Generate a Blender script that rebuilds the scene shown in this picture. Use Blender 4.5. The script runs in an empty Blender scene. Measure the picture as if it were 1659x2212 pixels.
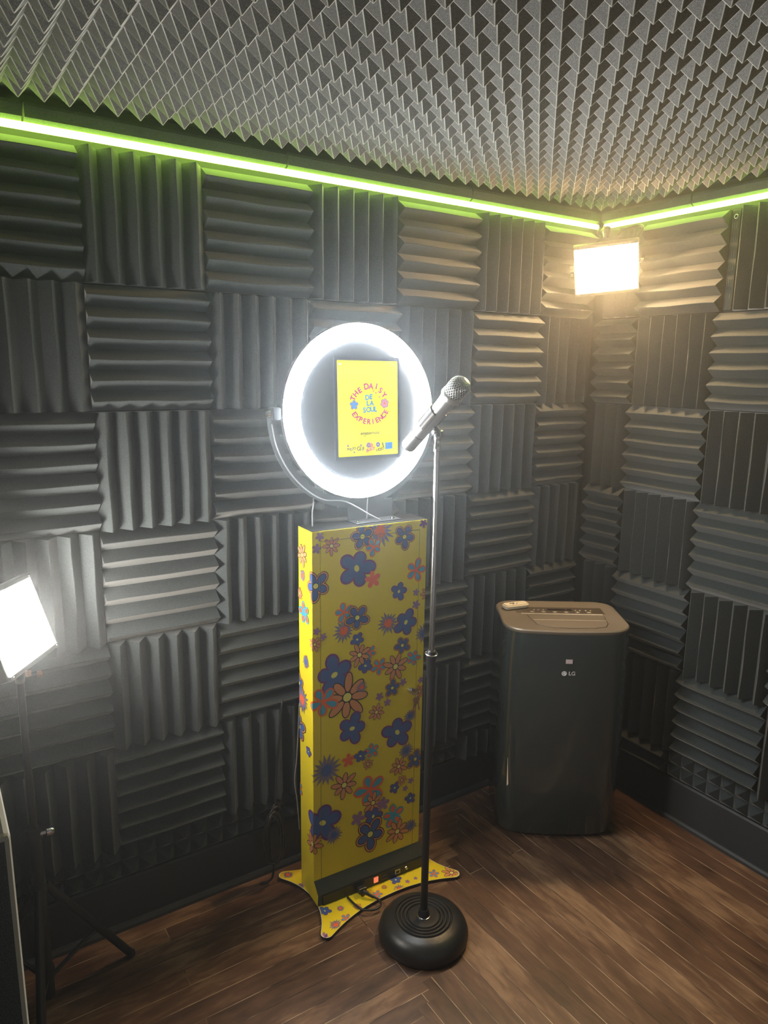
import bpy, bmesh, math, random
from mathutils import Vector, Matrix
PI = math.pi
sc = bpy.context.scene
C = sc.collection

# ---------------------------------------------------------------- camera, world, exposure
cam_d = bpy.data.cameras.new('camera'); cam = bpy.data.objects.new('camera', cam_d); C.objects.link(cam)
fw = Vector((0.53823436, 0.81932621, -0.19750525)); rt = Vector((0.83731091, -0.54653237, 0.014588)); up = Vector((0.09599068, 0.17322506, 0.98019328))
m = Matrix((rt, up, -fw)).transposed().to_4x4(); m.translation = Vector((-2.1934, -1.91342, 1.59905)); cam.matrix_world = m
cam_d.sensor_fit = 'HORIZONTAL'; cam_d.sensor_width = 36; cam_d.lens = 1538.88/1659*36
cam_d.clip_start = 0.02
sc.camera = cam
sc.view_settings.view_transform = 'Standard'; sc.view_settings.look = 'None'
sc.view_settings.exposure = 0.0; sc.view_settings.gamma = 1.0
RING_L = 100.0; WARM_L = 250.0; LEFT_L = 138.0; STRIP_L = 22.0; SCREEN_L = 1.0; AMBIENT = 0.19; BLOOM = 0.017
w = bpy.data.worlds.new('world'); sc.world = w; w.use_nodes = True
w.node_tree.nodes['Background'].inputs[0].default_value = (1.0, 0.90, 0.86, 1)
w.node_tree.nodes['Background'].inputs[1].default_value = AMBIENT

# ---------------------------------------------------------------- materials
def srgb(r, g, b):
    f = lambda c: c/12.92 if c <= .04045 else ((c+.055)/1.055)**2.4
    return (f(r/255), f(g/255), f(b/255), 1)
def mat(name, col, rough=.5, metal=0, spec=.5, coat=0, emit=None, es=0, sheen=0, bump=None):
    m = bpy.data.materials.new(name); m.use_nodes = True
    nt = m.node_tree; b = nt.nodes['Principled BSDF']
    b.inputs['Base Color'].default_value = col; b.inputs['Roughness'].default_value = rough
    b.inputs['Metallic'].default_value = metal; b.inputs['Specular IOR Level'].default_value = spec
    b.inputs['Coat Weight'].default_value = coat; b.inputs['Coat Roughness'].default_value = .08
    b.inputs['Sheen Weight'].default_value = sheen
    if emit: b.inputs['Emission Color'].default_value = emit; b.inputs['Emission Strength'].default_value = es
    if bump:
        tc = nt.nodes.new('ShaderNodeTexCoord'); n = nt.nodes.new('ShaderNodeTexNoise'); n.inputs['Scale'].default_value = bump[0]
        n.inputs['Detail'].default_value = 3
        nt.links.new(tc.outputs['Object'], n.inputs['Vector'])
        bp = nt.nodes.new('ShaderNodeBump'); bp.inputs['Strength'].default_value = bump[1]; bp.inputs['Distance'].default_value = .001
        nt.links.new(n.outputs['Fac'], bp.inputs['Height']); nt.links.new(bp.outputs[0], b.inputs['Normal'])
    return m
def foam_mat(name, dark, light):
    m = bpy.data.materials.new(name); m.use_nodes = True; nt = m.node_tree; b = nt.nodes['Principled BSDF']
    tc = nt.nodes.new('ShaderNodeTexCoord')
    n = nt.nodes.new('ShaderNodeTexNoise'); n.inputs['Scale'].default_value = 900; n.inputs['Detail'].default_value = 1
    nt.links.new(tc.outputs['Object'], n.inputs['Vector'])
    r = nt.nodes.new('ShaderNodeValToRGB'); r.color_ramp.elements[0].position = .38; r.color_ramp.elements[1].position = .68
    r.color_ramp.elements[0].color = dark; r.color_ramp.elements[1].color = light
    nt.links.new(n.outputs['Fac'], r.inputs[0]); nt.links.new(r.outputs[0], b.inputs['Base Color'])
    b.inputs['Roughness'].default_value = .95; b.inputs['Specular IOR Level'].default_value = .25
    b.inputs['Sheen Weight'].default_value = .35; b.inputs['Sheen Roughness'].default_value = .35
    b.inputs['Sheen Tint'].default_value = (1, .97, .92, 1)
    bp = nt.nodes.new('ShaderNodeBump'); bp.inputs['Strength'].default_value = .35; bp.inputs['Distance'].default_value = .0006
    nt.links.new(n.outputs['Fac'], bp.inputs['Height']); nt.links.new(bp.outputs[0], b.inputs['Normal'])
    return m
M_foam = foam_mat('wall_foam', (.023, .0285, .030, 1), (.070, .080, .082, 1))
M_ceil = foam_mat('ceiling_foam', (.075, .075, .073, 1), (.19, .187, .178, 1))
M_edge_light = mat('foam_edge_highlight', (.34, .335, .30, 1), .9, spec=.2, sheen=1.0); M_edge_light.node_tree.nodes['Principled BSDF'].inputs['Sheen Roughness'].default_value = .22  # pale base paints backlit highlight lines onto the fuzzy foam edges
M_wallp = mat('dark_wall', (.018, .020, .022, 1), .7)
M_base = mat('black_baseboard', (.028, .031, .034, 1), .55)
M_black = mat('black_plastic', (.012, .012, .013, 1), .4)
M_blackm = mat('black_metal', (.014, .014, .014, 1), .38, spec=.5, bump=(700, .15))
M_satin = mat('satin_black_base', (.018, .018, .018, 1), .36, bump=(500, .25))
M_chrome = mat('chrome', (.75, .75, .76, 1), .18, 1)
M_silver = mat('brushed_silver', (.55, .56, .57, 1), .32, 1)
M_brass = mat('nickel_key', (.6, .55, .42, 1), .25, 1)
M_yellow = mat('yellow_vinyl', (.90, .73, .022, 1), .40, coat=.4)
M_white = mat('white_vinyl_edge', (.85, .85, .85, 1), .4)
M_ring = mat('ring_diffuser', (.8, .8, .8, 1), .5, emit=(.90, .96, 1, 1), es=RING_L)
M_warm = mat('warm_lamp_diffuser', (.8, .8, .8, 1), .5, emit=(1, .64, .31, 1), es=WARM_L)
M_cool = mat('white_lamp_diffuser', (.8, .8, .8, 1), .5, emit=(1, .93, .84, 1), es=LEFT_L)
M_strip = mat('led_strip_glow', (.8, .8, .8, 1), .5, emit=(.60, 1, .11, 1), es=STRIP_L)
M_grey = mat('grey_painted_metal', (.055, .06, .065, 1), .4, .2)
M_disc = mat('dark_backing', (.018, .020, .024, 1), .45)
M_glass = mat('tablet_glass', (.015, .017, .020, 1), .3)
M_ac = mat('graphite_gloss_plastic', (.027, .037, .037, 1), .10, coat=.6)
M_actop = mat('taupe_metal_top', (.26, .225, .18, 1), .42, .5, bump=(350, .08))
M_acdark = mat('display_dark', (.03, .022, .015, 1), .2)
M_icon = mat('icon_print', (.85, .78, .62, 1), .4)
M_remote = mat('ivory_remote', (.85, .78, .62, 1), .4)
M_logo = mat('logo_white', (.9, .9, .9, 1), .4)
M_wire = mat('black_wire', (.02, .02, .02, 1), .35)
M_wirew = mat('grey_wire', (.22, .22, .225, 1), .35)
M_led = mat('red_switch', (.5, .05, .02, 1), .3, emit=(1, .18, .08, 1), es=1.2)
M_lampb = mat('lamp_black_plastic', (.02, .02, .02, 1), .45)
M_cut = mat('cut_foam_edge', (.42, .42, .36, 1), .95, bump=(800, .6))
M_mesh = None
def emis(name, col, s):
    m = bpy.data.materials.new(name); m.use_nodes = True; nt = m.node_tree; nt.nodes.clear()
    o = nt.nodes.new('ShaderNodeOutputMaterial'); e = nt.nodes.new('ShaderNodeEmission')
    e.inputs[0].default_value = col; e.inputs[1].default_value = s; nt.links.new(e.outputs[0], o.inputs[0]); return m
E_yel = emis('screen_yellow', (.97, .93, .005, 1), SCREEN_L); E_mag = emis('screen_magenta', srgb(205, 60, 95), SCREEN_L)
E_blue = emis('screen_blue', srgb(70, 150, 190), SCREEN_L); E_blk = emis('screen_ink', srgb(75, 70, 20), SCREEN_L)
E_lb = emis('screen_light_blue', srgb(70, 150, 215), SCREEN_L); E_org = emis('screen_orange', srgb(215, 120, 50), SCREEN_L)
E_pnk = emis('screen_pink', srgb(225, 150, 170), SCREEN_L); E_gr = emis('screen_grey', srgb(130, 115, 115), SCREEN_L)
E_pale = emis('screen_pale_yellow', srgb(255, 255, 140), SCREEN_L)
INK = {'y': M_yellow, 'k': mat('ink_black', (.02, .012, .012, 1), .35), 'p': mat('ink_purple', (.20, .05, .25, 1), .32),
       'b': mat('ink_blue', (.075, .15, .42, 1), .32), 't': mat('ink_teal', (.07, .42, .62, 1), .32), 'o': mat('ink_orange', (.93, .17, .06, 1), .32),
       's': mat('ink_salmon', (.80, .34, .15, 1), .32), 'm': mat('ink_mauve', (.36, .20, .38, 1), .32), 'c': mat('ink_cream', (.92, .85, .22, 1), .32),
       'g': mat('ink_slate', (.24, .20, .32, 1), .32)}

# ---------------------------------------------------------------- mesh helpers
def link(name, bm, mats, parent=None, smooth=False, auto=None, loc=None):
    me = bpy.data.meshes.new(name); bm.normal_update(); bm.to_mesh(me); bm.free()
    for mm in (mats if isinstance(mats, (list, tuple)) else [mats]): me.materials.append(mm)
    if smooth:
        for p in me.polygons: p.use_smooth = True
        if auto is not None:
            try: me.set_sharp_from_angle(angle=math.radians(auto))
            except Exception: pass
    o = bpy.data.objects.new(name, me); C.objects.link(o)
    if parent: o.parent = parent
    if loc is not None: o.location = loc
    return o
def thing(name, label, cat, loc=(0, 0, 0), rot=(0, 0, 0), group=None):
    o = bpy.data.objects.new(name, None); C.objects.link(o); o.empty_display_size = .05
    o.location = loc; o.rotation_euler = rot; o['label'] = label; o['category'] = cat
    if group: o['group'] = group
    return o
def tag(o, label, cat, group=None):
    o['label'] = label; o['category'] = cat
    if group: o['group'] = group
    return o
def struct(o): o['kind'] = 'structure'; return o
def box(bm, x0, x1, y0, y1, z0, z1, mi=0, M=None):
    vs = [bm.verts.new((x, y, z)) for x in (x0, x1) for y in (y0, y1) for z in (z0, z1)]
    if M: 
        for v in vs: v.co = M @ v.co
    fs = []
    for idx in ((0,1,3,2),(4,6,7,5),(0,4,5,1),(2,3,7,6),(0,2,6,4),(1,5,7,3)):
        f = bm.faces.new([vs[i] for i in idx]); f.material_index = mi; fs.append(f)
    return vs, fs
def bbox(x0, x1, y0, y1, z0, z1, r=.002, seg=2, M=None):
    bm = bmesh.new(); box(bm, x0, x1, y0, y1, z0, z1)
    bmesh.ops.recalc_face_normals(bm, faces=bm.faces)
    bmesh.ops.bevel(bm, geom=list(bm.edges), offset=r, segments=seg, profile=.5, affect='EDGES')
    if M: bmesh.ops.transform(bm, matrix=M, verts=bm.verts)
    return bm
def frame_of(d):
    d = d.normalized(); a = Vector((0, 0, 1)) if abs(d.z) < .9 else Vector((1, 0, 0))
    u = d.cross(a).normalized(); return u, d.cross(u).normalized()
def tube(bm, pts, r, n=12, caps=True, mi=0):
    pts = [Vector(p) for p in pts]; rs = r if isinstance(r, (list, tuple)) else [r]*len(pts)
    rings = []; u = None
    for i, p in enumerate(pts):
        d = (pts[min(i+1, len(pts)-1)]-pts[max(i-1, 0)]).normalized()
        if u is None: u, v = frame_of(d)
        else:
            u = (u-d*u.dot(d)).normalized(); v = d.cross(u)
        rings.append([bm.verts.new(p+(u*math.cos(2*PI*k/n)+v*math.sin(2*PI*k/n))*rs[i]) for k in range(n)])
    for a, b in zip(rings, rings[1:]):
        for k in range(n):
            f = bm.faces.new((a[k], a[(k+1) % n], b[(k+1) % n], b[k])); f.material_index = mi
    if caps:
        f = bm.faces.new(rings[0][::-1]); f.material_index = mi; f = bm.faces.new(rings[-1]); f.material_index = mi
def spline(pts, n=8):
    P = [Vector(p) for p in pts]; out = []
    for i in range(len(P)-1):
        p0, p1, p2, p3 = P[max(i-1, 0)], P[i], P[i+1], P[min(i+2, len(P)-1)]
        for k in range(n):
            t = k/n; out.append(.5*((2*p1)+(p2-p0)*t+(2*p0-5*p1+4*p2-p3)*t*t+(3*p1-p0-3*p2+p3)*t**3))
    out.append(P[-1]); return out
def lathe(bm, prof, n=64, M=None, mi=0):
    rings = []
    for r, z in prof:
        if r < 1e-6: rings.append([bm.verts.new((0, 0, z))])
        else: rings.append([bm.verts.new((r*math.cos(2*PI*k/n), r*math.sin(2*PI*k/n), z)) for k in range(n)])
    nv = [v for rg in rings for v in rg]
    for a, b in zip(rings, rings[1:]):
        for k in range(n):
            k2 = (k+1) % n
            if len(a) == 1 and len(b) == 1: continue
            if len(a) == 1: f = bm.faces.new((a[0], b[k], b[k2]))
            elif len(b) == 1: f = bm.faces.new((a[k], b[0], a[k2]))
            else: f = bm.faces.new((a[k], b[k], b[k2], a[k2]))
            f.material_index = mi
    if M:
        for v in nv: v.co = M @ v.co
def prism(bm, poly, fn, d0, d1, mi=0):
    """poly: 2D outline, fn(u,v,d)->3D, extruded between depth d0 and d1"""
    a = [bm.verts.new(fn(u, v, d0)) for u, v in poly]; b = [bm.verts.new(fn(u, v, d1)) for u, v in poly]
    n = len(poly)
    fs = [bm.faces.new(a), bm.faces.new(b[::-1])]
    for i in range(n): fs.append(bm.faces.new((a[i], b[i], b[(i+1) % n], a[(i+1) % n])))
    for f in fs: f.material_index = mi
    return fs
def text_mesh(s, size, spacing=1.0):
    cu = bpy.data.curves.new('lettering_curve', 'FONT'); cu.body = s; cu.size = size; cu.align_x = 'CENTER'; cu.align_y = 'CENTER'; cu.space_character = spacing
    o = bpy.data.objects.new('lettering_curve', cu); C.objects.link(o); bpy.context.view_layer.update()
    dg = bpy.context.evaluated_depsgraph_get(); me = bpy.data.meshes.new_from_object(o.evaluated_get(dg))
    res = ([v.co.copy() for v in me.vertices], [list(p.vertices) for p in me.polygons])
    bpy.data.objects.remove(o); bpy.data.curves.remove(cu); bpy.data.meshes.remove(me)
    return res
def add_text(bm, s, size, fn, mi=0, bold=0, spacing=1.0):
    vs, ps = text_mesh(s, size, spacing)
    for k in ([(0, 0)] if not bold else [(0, 0), (bold, 0), (-bold, 0), (0, bold), (0, -bold)]):
        nv = [bm.verts.new(fn(v.x+k[0], v.y+k[1])) for v in vs]
        for p in ps:
            try: f = bm.faces.new([nv[i] for i in p]); f.material_index = mi
            except ValueError: pass
ORD = ['first', 'second', 'third', 'fourth', 'fifth', 'sixth', 'seventh', 'eighth']

# ---------------------------------------------------------------- room shell
rnd = random.Random(7)
CEIL = 2.191
bm = bmesh.new(); box(bm, -2.6, 0.12, -3.4, 0.12, -.06, 0); floor = link('floor', bm, [])
bm = bmesh.new(); box(bm, -2.6, 0.12, 0, .1, 0, CEIL); struct(link('wall_back', bm, M_wallp))
bm = bmesh.new(); box(bm, 0, .1, -3.4, 0, 0, CEIL); struct(link('wall_right', bm, M_wallp))
bm = bmesh.new(); box(bm, -2.31, -2.228, -1.29, 0, 0, CEIL); struct(link('wall_left', bm, M_wallp))
bm = bmesh.new(); box(bm, -2.6, .12, -3.4, .12, CEIL, CEIL+.08); struct(link('ceiling', bm, M_wallp))
struct(floor)
# floor material: two fields of strip boards meeting on a diagonal
def floor_mat():
    m = bpy.data.materials.new('strip_wood_floor'); m.use_nodes = True; nt = m.node_tree; N = nt.nodes; L = nt.links; b = N['Principled BSDF']
    tc = N.new('ShaderNodeTexCoord'); sep = N.new('ShaderNodeSeparateXYZ'); L.new(tc.outputs['Object'], sep.inputs[0])
    def math_(op, a, bb, c=None):
        n = N.new('ShaderNodeMath'); n.operation = op
        for i, v in enumerate((a, bb, c)):
            if v is None: continue
            if isinstance(v, (int, float)): n.inputs[i].default_value = v
            else: L.new(v, n.inputs[i])
        return n.outputs[0]
    PW = .0575
    # stair-stepped mitre: quantise y so that every board ends square
    yq = math_('MULTIPLY', math_('FLOOR', math_('DIVIDE', sep.outputs['Y'], PW), None), PW)
    xq = math_('MULTIPLY', math_('FLOOR', math_('DIVIDE', sep.outputs['X'], PW), None), PW)
    side = math_('GREATER_THAN', math_('SUBTRACT', xq, yq), -.56)
    sw = N.new('ShaderNodeCombineXYZ'); L.new(sep.outputs['Y'], sw.inputs[0]); L.new(sep.outputs['X'], sw.inputs[1])
    st = N.new('ShaderNodeCombineXYZ'); L.new(sep.outputs['X'], st.inputs[0]); L.new(sep.outputs['Y'], st.inputs[1])
    mx = N.new('ShaderNodeMix'); mx.data_type = 'VECTOR'; L.new(side, mx.inputs['Factor']); L.new(st.outputs[0], mx.inputs[4]); L.new(sw.outputs[0], mx.inputs[5])
    off = N.new('ShaderNodeVectorMath'); off.operation = 'ADD'; L.new(mx.outputs[1], off.inputs[0]); off.inputs[1].default_value = (20.13, 11.7, 0)
    br = N.new('ShaderNodeTexBrick'); L.new(off.outputs[0], br.inputs['Vector'])
    br.offset = .37; br.offset_frequency = 3; br.squash = 1; br.inputs['Scale'].default_value = 1
    br.inputs['Brick Width'].default_value = 1.35; br.inputs['Row Height'].default_value = PW; br.inputs['Mortar Size'].default_value = .0011
    br.inputs['Mortar Smooth'].default_value = .3; br.inputs['Bias'].default_value = -.1
    br.inputs['Color1'].default_value = (0, 0, 0, 1); br.inputs['Color2'].default_value = (1, 1, 1, 1); br.inputs['Mortar'].default_value = (.5, .5, .5, 1)
    # grain
    mp = N.new('ShaderNodeMapping'); L.new(off.outputs[0], mp.inputs[0]); mp.inputs['Scale'].default_value = (5.5, 26, 1)
    g = N.new('ShaderNodeTexNoise'); g.inputs['Scale'].default_value = 1.6; g.inputs['Detail'].default_value = 6; g.inputs['Roughness'].default_value = .6; g.inputs['Distortion'].default_value = .4
    jitter = N.new('ShaderNodeVectorMath'); jitter.operation = 'MULTIPLY_ADD'; L.new(br.outputs['Color'], jitter.inputs[0]); jitter.inputs[1].default_value = (37, 17, 5); L.new(mp.outputs[0], jitter.inputs[2])
    L.new(jitter.outputs[0], g.inputs['Vector'])
    wv = N.new('ShaderNodeTexNoise'); wv.inputs['Scale'].default_value = 4; wv.inputs['Detail'].default_value = 4; L.new(tc.outputs['Object'], wv.inputs['Vector'])
    fac = math_('ADD', math_('MULTIPLY', br.outputs['Color'], .17), math_('ADD', math_('MULTIPLY', g.outputs['Fac'], .55), math_('MULTIPLY', wv.outputs['Fac'], .50)))
    cr = N.new('ShaderNodeValToRGB'); e = cr.color_ramp.elements
    e[0].position = .38; e[0].color = (.030, .0145, .009, 1); e[1].position = .88; e[1].color = (.36, .225, .125, 1)
    k = cr.color_ramp.elements.new(.62); k.color = (.120, .062, .036, 1)
    L.new(fac, cr.inputs[0])
    # seams: dark with worn pale stretches
    sn = N.new('ShaderNodeTexNoise'); sn.inputs['Scale'].default_value = 7; sn.inputs['Detail'].default_value = 3; L.new(tc.outputs['Object'], sn.inputs['Vector'])
    sr = N.new('ShaderNodeValToRGB'); sr.color_ramp.elements[0].position = .42; sr.color_ramp.elements[0].color = (.012, .007, .005, 1); sr.color_ramp.elements[1].position = .58; sr.color_ramp.elements[1].color = (.46, .34, .22, 1)
    L.new(sn.outputs['Fac'], sr.inputs[0])
    c2 = N.new('ShaderNodeMix'); c2.data_type = 'RGBA'; L.new(br.outputs['Fac'], c2.inputs['Factor']); L.new(cr.outputs[0], c2.inputs[6]); L.new(sr.outputs[0], c2.inputs[7])
    # scuffs
    sc_ = N.new('ShaderNodeTexNoise'); sc_.inputs['Scale'].default_value = 55; sc_.inputs['Detail'].default_value = 5; sc_.inputs['Roughness'].default_value = .75
    mp2 = N.new('ShaderNodeMapping'); mp2.inputs['Scale'].default_value = (.35, 1.6, 1); mp2.inputs['Rotation'].default_value = (0, 0, .5); L.new(tc.outputs['Object'], mp2.inputs[0]); L.new(mp2.outputs[0], sc_.inputs['Vector'])
    s2 = N.new('ShaderNodeValToRGB'); s2.color_ramp.elements[0].position = .66; s2.color_ramp.elements[1].position = .80; L.new(sc_.outputs['Fac'], s2.inputs[0])
    c3 = N.new('ShaderNodeMix'); c3.data_type = 'RGBA'; L.new(math_('MULTIPLY', s2.outputs[0], .35), c3.inputs['Factor']); L.new(c2.outputs[2], c3.inputs[6]); c3.inputs[7].default_value = (.30, .22, .15, 1)
    L.new(c3.outputs[2], b.inputs['Base Color'])
    rr = math_('ADD', math_('MULTIPLY', wv.outputs['Fac'], .35), .28); L.new(rr, b.inputs['Roughness'])
    bp = N.new('ShaderNodeBump'); bp.inputs['Strength'].default_value = .5; bp.inputs['Distance'].default_value = .0015
    hh = math_('SUBTRACT', math_('MULTIPLY', g.outputs['Fac'], .35), br.outputs['Fac']); L.new(hh, bp.inputs['Height']); L.new(bp.outputs[0], b.inputs['Normal'])
    return m
floor.data.materials.append(floor_mat())

# baseboards with a quarter-round shoe
def extr_profile(name, prof, a, b, horiz, mats, parent=None):
    """profile (out, z) swept along a wall; horiz 'x' = back wall, 'y' = right wall, 'l' = left wall"""
    bm = bmesh.new()
    fn = {'x': lambda o, z, d: (d, -o, z), 'y': lambda o, z, d: (-o, d, z), 'l': lambda o, z, d: (-2.228+o, d, z)}[horiz]
    prism(bm, prof, fn, a, b); bmesh.ops.recalc_face_normals(bm, faces=bm.faces)
    return link(name, bm, mats, parent)
bprof = [(0, 0), (.034, 0), (.033, .010), (.028, .017), (.020, .019), (.020, .150), (.016, .157), (0, .157)]
struct(extr_profile('baseboard_back', bprof, -2.228, -.0, 'x', M_base))
struct(extr_profile('baseboard_right', bprof, -3.3, -.034, 'y', M_base))
struct(extr_profile('baseboard_left', bprof, -1.29, -.034, 'l', M_base))
# coving strips above the light strip, in lengths with butt joints
tprof = [(0, 2.1275), (.024, 2.1275), (.034, 2.134), (.036, 2.158), (.031, 2.166), (0, 2.169)]
k = 1
for a, b in ((-2.214, -1.932), (-1.927, -1.289), (-1.284, -.642), (-.637, -.040)):
    struct(extr_profile('trim_%d' % k, tprof, a, b, 'x', M_foam)); k += 1
for a, b in ((-.40, -.040), (-1.02, -.405), (-1.64, -1.025), (-2.3, -1.645)):
    struct(extr_profile('trim_%d' % k, tprof, a, b, 'y', M_foam)); k += 1

# light strips
def led_strip(name, pts, label):
    bm = bmesh.new(); tube(bm, pts, .0085, 12); o = link(name, bm, M_strip, smooth=True, auto=50); tag(o, label, 'light'); return o
led_strip('led_strip', [(-2.212, -.030, 2.1155), (-.045, -.030, 2.1155)], 'glowing yellow-green light strip running along the top of the long wall')
led_strip('led_strip', [(-.030, -.055, 2.1155), (-.030, -2.25, 2.1155)], 'glowing yellow-green light strip along the top of the right-hand wall')

# ---------------------------------------------------------------- acoustic foam
PT = .0508
def wedge_mesh(name, length, n, seed, wav=.0016, nseg=7):
    """ridges run along local x, stacked in z, wall at y=0, tips toward -y"""
    r = random.Random(seed); base = .013; H = .050; g = .0006
    prof = []; hz = n*PT/2-g                   # closed profile (z, depth, tipflag)
    for i in range(n):
        c = -n*PT/2+(i+.5)*PT
        if i == 0: prof.append((-hz, base, 0, i))
        prof += [(c-.0022, H-.0024, 1, i), (c-.0008, H-.0002, 1, i), (c+.0008, H-.0002, 1, i), (c+.0022, H-.0024, 1, i)]
        prof.append((min(c+PT/2, hz), base, 0, i))
    prof = [(-hz, 0, 0, 0)]+prof+[(hz, 0, 0, n-1)]
    ph = [r.uniform(0, 6.28) for _ in range(n)]; am = [r.uniform(.3, 1)*wav for _ in range(n)]
    bm = bmesh.new(); rings = []
    for s in range(nseg+1):
        x = -length/2+g+(length-2*g)*s/nseg; ring = []
        for (z, d, tip, i) in prof:
            dz = am[i]*math.sin(ph[i]+s*1.1)*(1 if tip else .0); dd = am[i]*.8*math.sin(ph[i]*2+s*.9) if tip else 0
            ring.append(bm.verts.new((x, -(d+dd), z+dz)))
        rings.append(ring)
    m_ = len(prof)
    for a, b in zip(rings, rings[1:]):
        for j in range(m_): bm.faces.new((a[j], b[j], b[(j+1) % m_], a[(j+1) % m_]))
    bm.faces.new(rings[0][::-1]); bm.faces.new(rings[-1])
    bmesh.ops.recalc_face_normals(bm, faces=bm.faces)
    me = bpy.data.meshes.new(name); bm.to_mesh(me); bm.free(); me.materials.append(M_foam)
    for p in me.polygons: p.use_smooth = len(p.vertices) == 4
    me.set_sharp_from_angle(angle=math.radians(38))
    return me
def pyramid_mesh(name, nx, nz, h, base, material, bev=.0016, seed=1, pitch=PT):
    """pyramids on the wall plane, tips toward -y"""
    r = random.Random(seed); bm = bmesh.new(); W_, H_ = nx*pitch, nz*pitch; g = .0001
    grid = {}
    for i in range(nx+1):
        for j in range(nz+1):
            x = -W_/2+i*pitch; z = -H_/2+j*pitch
            x = max(-W_/2+g, min(W_/2-g, x)); z = max(-H_/2+g, min(H_/2-g, z))
            grid[i, j] = bm.verts.new((x, -base, z))
    rid = []
    for i in range(nx):
        for j in range(nz):
            t = bm.verts.new((-W_/2+(i+.5)*pitch+r.uniform(-.0006, .0006), -h+r.uniform(-.0004, .0008), -H_/2+(j+.5)*pitch+r.uniform(-.0006, .0006)))
            q = [grid[i, j], grid[i+1, j], grid[i+1, j+1], grid[i, j+1]]
            for k_ in range(4): bm.faces.new((q[k_], q[(k_+1) % 4], t))
            for k_ in range(4): rid.append(bm.edges.get((q[k_], t)))
    bmesh.ops.bevel(bm, geom=rid, offset=bev, segments=3, profile=.5, affect='EDGES')
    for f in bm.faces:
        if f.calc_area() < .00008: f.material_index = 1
    be = [e for e in bm.edges if len(e.link_faces) == 1]
    ret = bmesh.ops.extrude_edge_only(bm, edges=be)
    for v in [v for v in ret['geom'] if isinstance(v, bmesh.types.BMVert)]: v.co.y = 0
    bmesh.ops.recalc_face_normals(bm, faces=bm.faces)
    me = bpy.data.meshes.new(name); bm.to_mesh(me); bm.free(); me.materials.append(material); me.materials.append(M_edge_light if material is M_ceil else material)  # ceiling bevels carry the painted highlight, wall strips stay plain
    for p in me.polygons: p.use_smooth = p.area < .00008
    return me
wedges = [wedge_mesh('wedge_foam_tile', 6*PT, 6, s_) for s_ in range(6)]
H_ROT, V_ROT = 0.0, PI/2
ROWZ = [2.101, 1.792, 1.4835, 1.178, .872, .567, .262]
rowname = ['top row', 'second row down', 'third row down', 'fourth row down', 'fifth row down', 'sixth row down']
def place(me, wall, s_, z, rot, label, name='wedge_foam_tile', group=None, jit=True):
    o = bpy.data.objects.new(name, me); C.objects.link(o)
    jr = rnd.uniform(-.004, .004) if jit else 0; jd = rnd.uniform(0, .0015) if jit else 0
    if wall == 'A': o.location = (s_, -jd, z); Rz = 0
    elif wall == 'B': o.location = (-jd, -s_, z); Rz = -PI/2
    else: o.location = (-2.228+jd, s_, z); Rz = PI/2
    o.matrix_world = Matrix.Translation(o.location) @ Matrix.Rotation(Rz, 4, 'Z') @ Matrix.Rotation(rot+jr, 4, 'Y')
    tag(o, label, 'foam tile', group); return o
GA, GB = 'wedge foam tiles on the long wall', 'wedge foam tiles on the right-hand wall'
EDGE_A = [0.0, .302, .606, .911, 1.217, 1.521, 1.824, 2.127]
cnt = 0
for r in range(6):
    zc = (ROWZ[r]+ROWZ[r+1])/2-.0015
    for c in range(7):
        hor = (r+c) % 2 == 0
        s_ = -(EDGE_A[c]+EDGE_A[c+1])/2
        if c == 0:
            s_ = -.177                                          # corner column, cut by the right-hand wall's foam
        where = 'beside the room corner' if c == 0 else '%s tile left of corner' % ORD[c]
        lab = 'charcoal foam tile, %s ridges, long wall %s, %s' % ('horizontal' if hor else 'upright', rowname[r], where)
        if c == 0:
            me = wedge_mesh('wedge_foam_tile', .252, 6, 40+r) if hor else wedge_mesh('wedge_foam_tile', 6*PT, 5, 50+r)
        else: me = wedges[(r*7+c) % 6]
        o = place(me, 'A', s_, zc, H_ROT if hor else V_ROT, lab, group=GA)
EDGE_B = [.052, .2235, .528, .832, 1.137, 1.442, 1.747]
for r in range(6):
    zc = (ROWZ[r]+ROWZ[r+1])/2-.0015
    for c in range(6):
        hor = (r+c) % 2 == 1
        s_ = (EDGE_B[c]+EDGE_B[c+1])/2
        if c == 0: me = wedge_mesh('wedge_foam_tile', .170, 6, 60+r) if hor else wedge_mesh('wedge_foam_tile', 6*PT, 3, 70+r)
        else: me = wedges[(r*5+c+3) % 6]
        if r == 0 and c >= 2: s_ += .040
        where = 'beside the room corner' if c == 0 else '%s tile right of corner' % ORD[c]
        lab = 'charcoal foam tile, %s ridges, right-hand wall %s, %s' % ('horizontal' if hor else 'upright', rowname[r], where)
        place(me, 'B', s_, zc, H_ROT if hor else V_ROT, lab, group=GB)
# strips below the full rows
pyr_s = pyramid_mesh('pyramid_foam_strip', 6, 2, .038, .008, M_foam, seed=3)
for c in range(2, 7):
    place(pyr_s, 'A', -(EDGE_A[c]+EDGE_A[c+1])/2, .209, 0, 'low strip of small foam pyramids above the back baseboard, %s strip left of corner' % ORD[c-2], 'pyramid_foam_strip', 'pyramid foam strips above the back baseboard')
for c in range(2, 6):
    place(pyr_s, 'B', (EDGE_B[c]+EDGE_B[c+1])/2-.022, .209, 0, 'low strip of small foam pyramids above the right baseboard, %s strip from the corner' % ORD[c-2], 'pyramid_foam_strip', 'pyramid foam strips above the right baseboard')
vs_ = wedge_mesh('cut_wedge_foam', .100, 6, 81); hs_ = wedge_mesh('cut_wedge_foam', 6*PT, 2, 82)
place(vs_, 'A', -.455, .209, V_ROT, 'short upright-ridged foam offcut low on the long wall behind the air conditioner', 'cut_wedge_foam')
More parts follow.
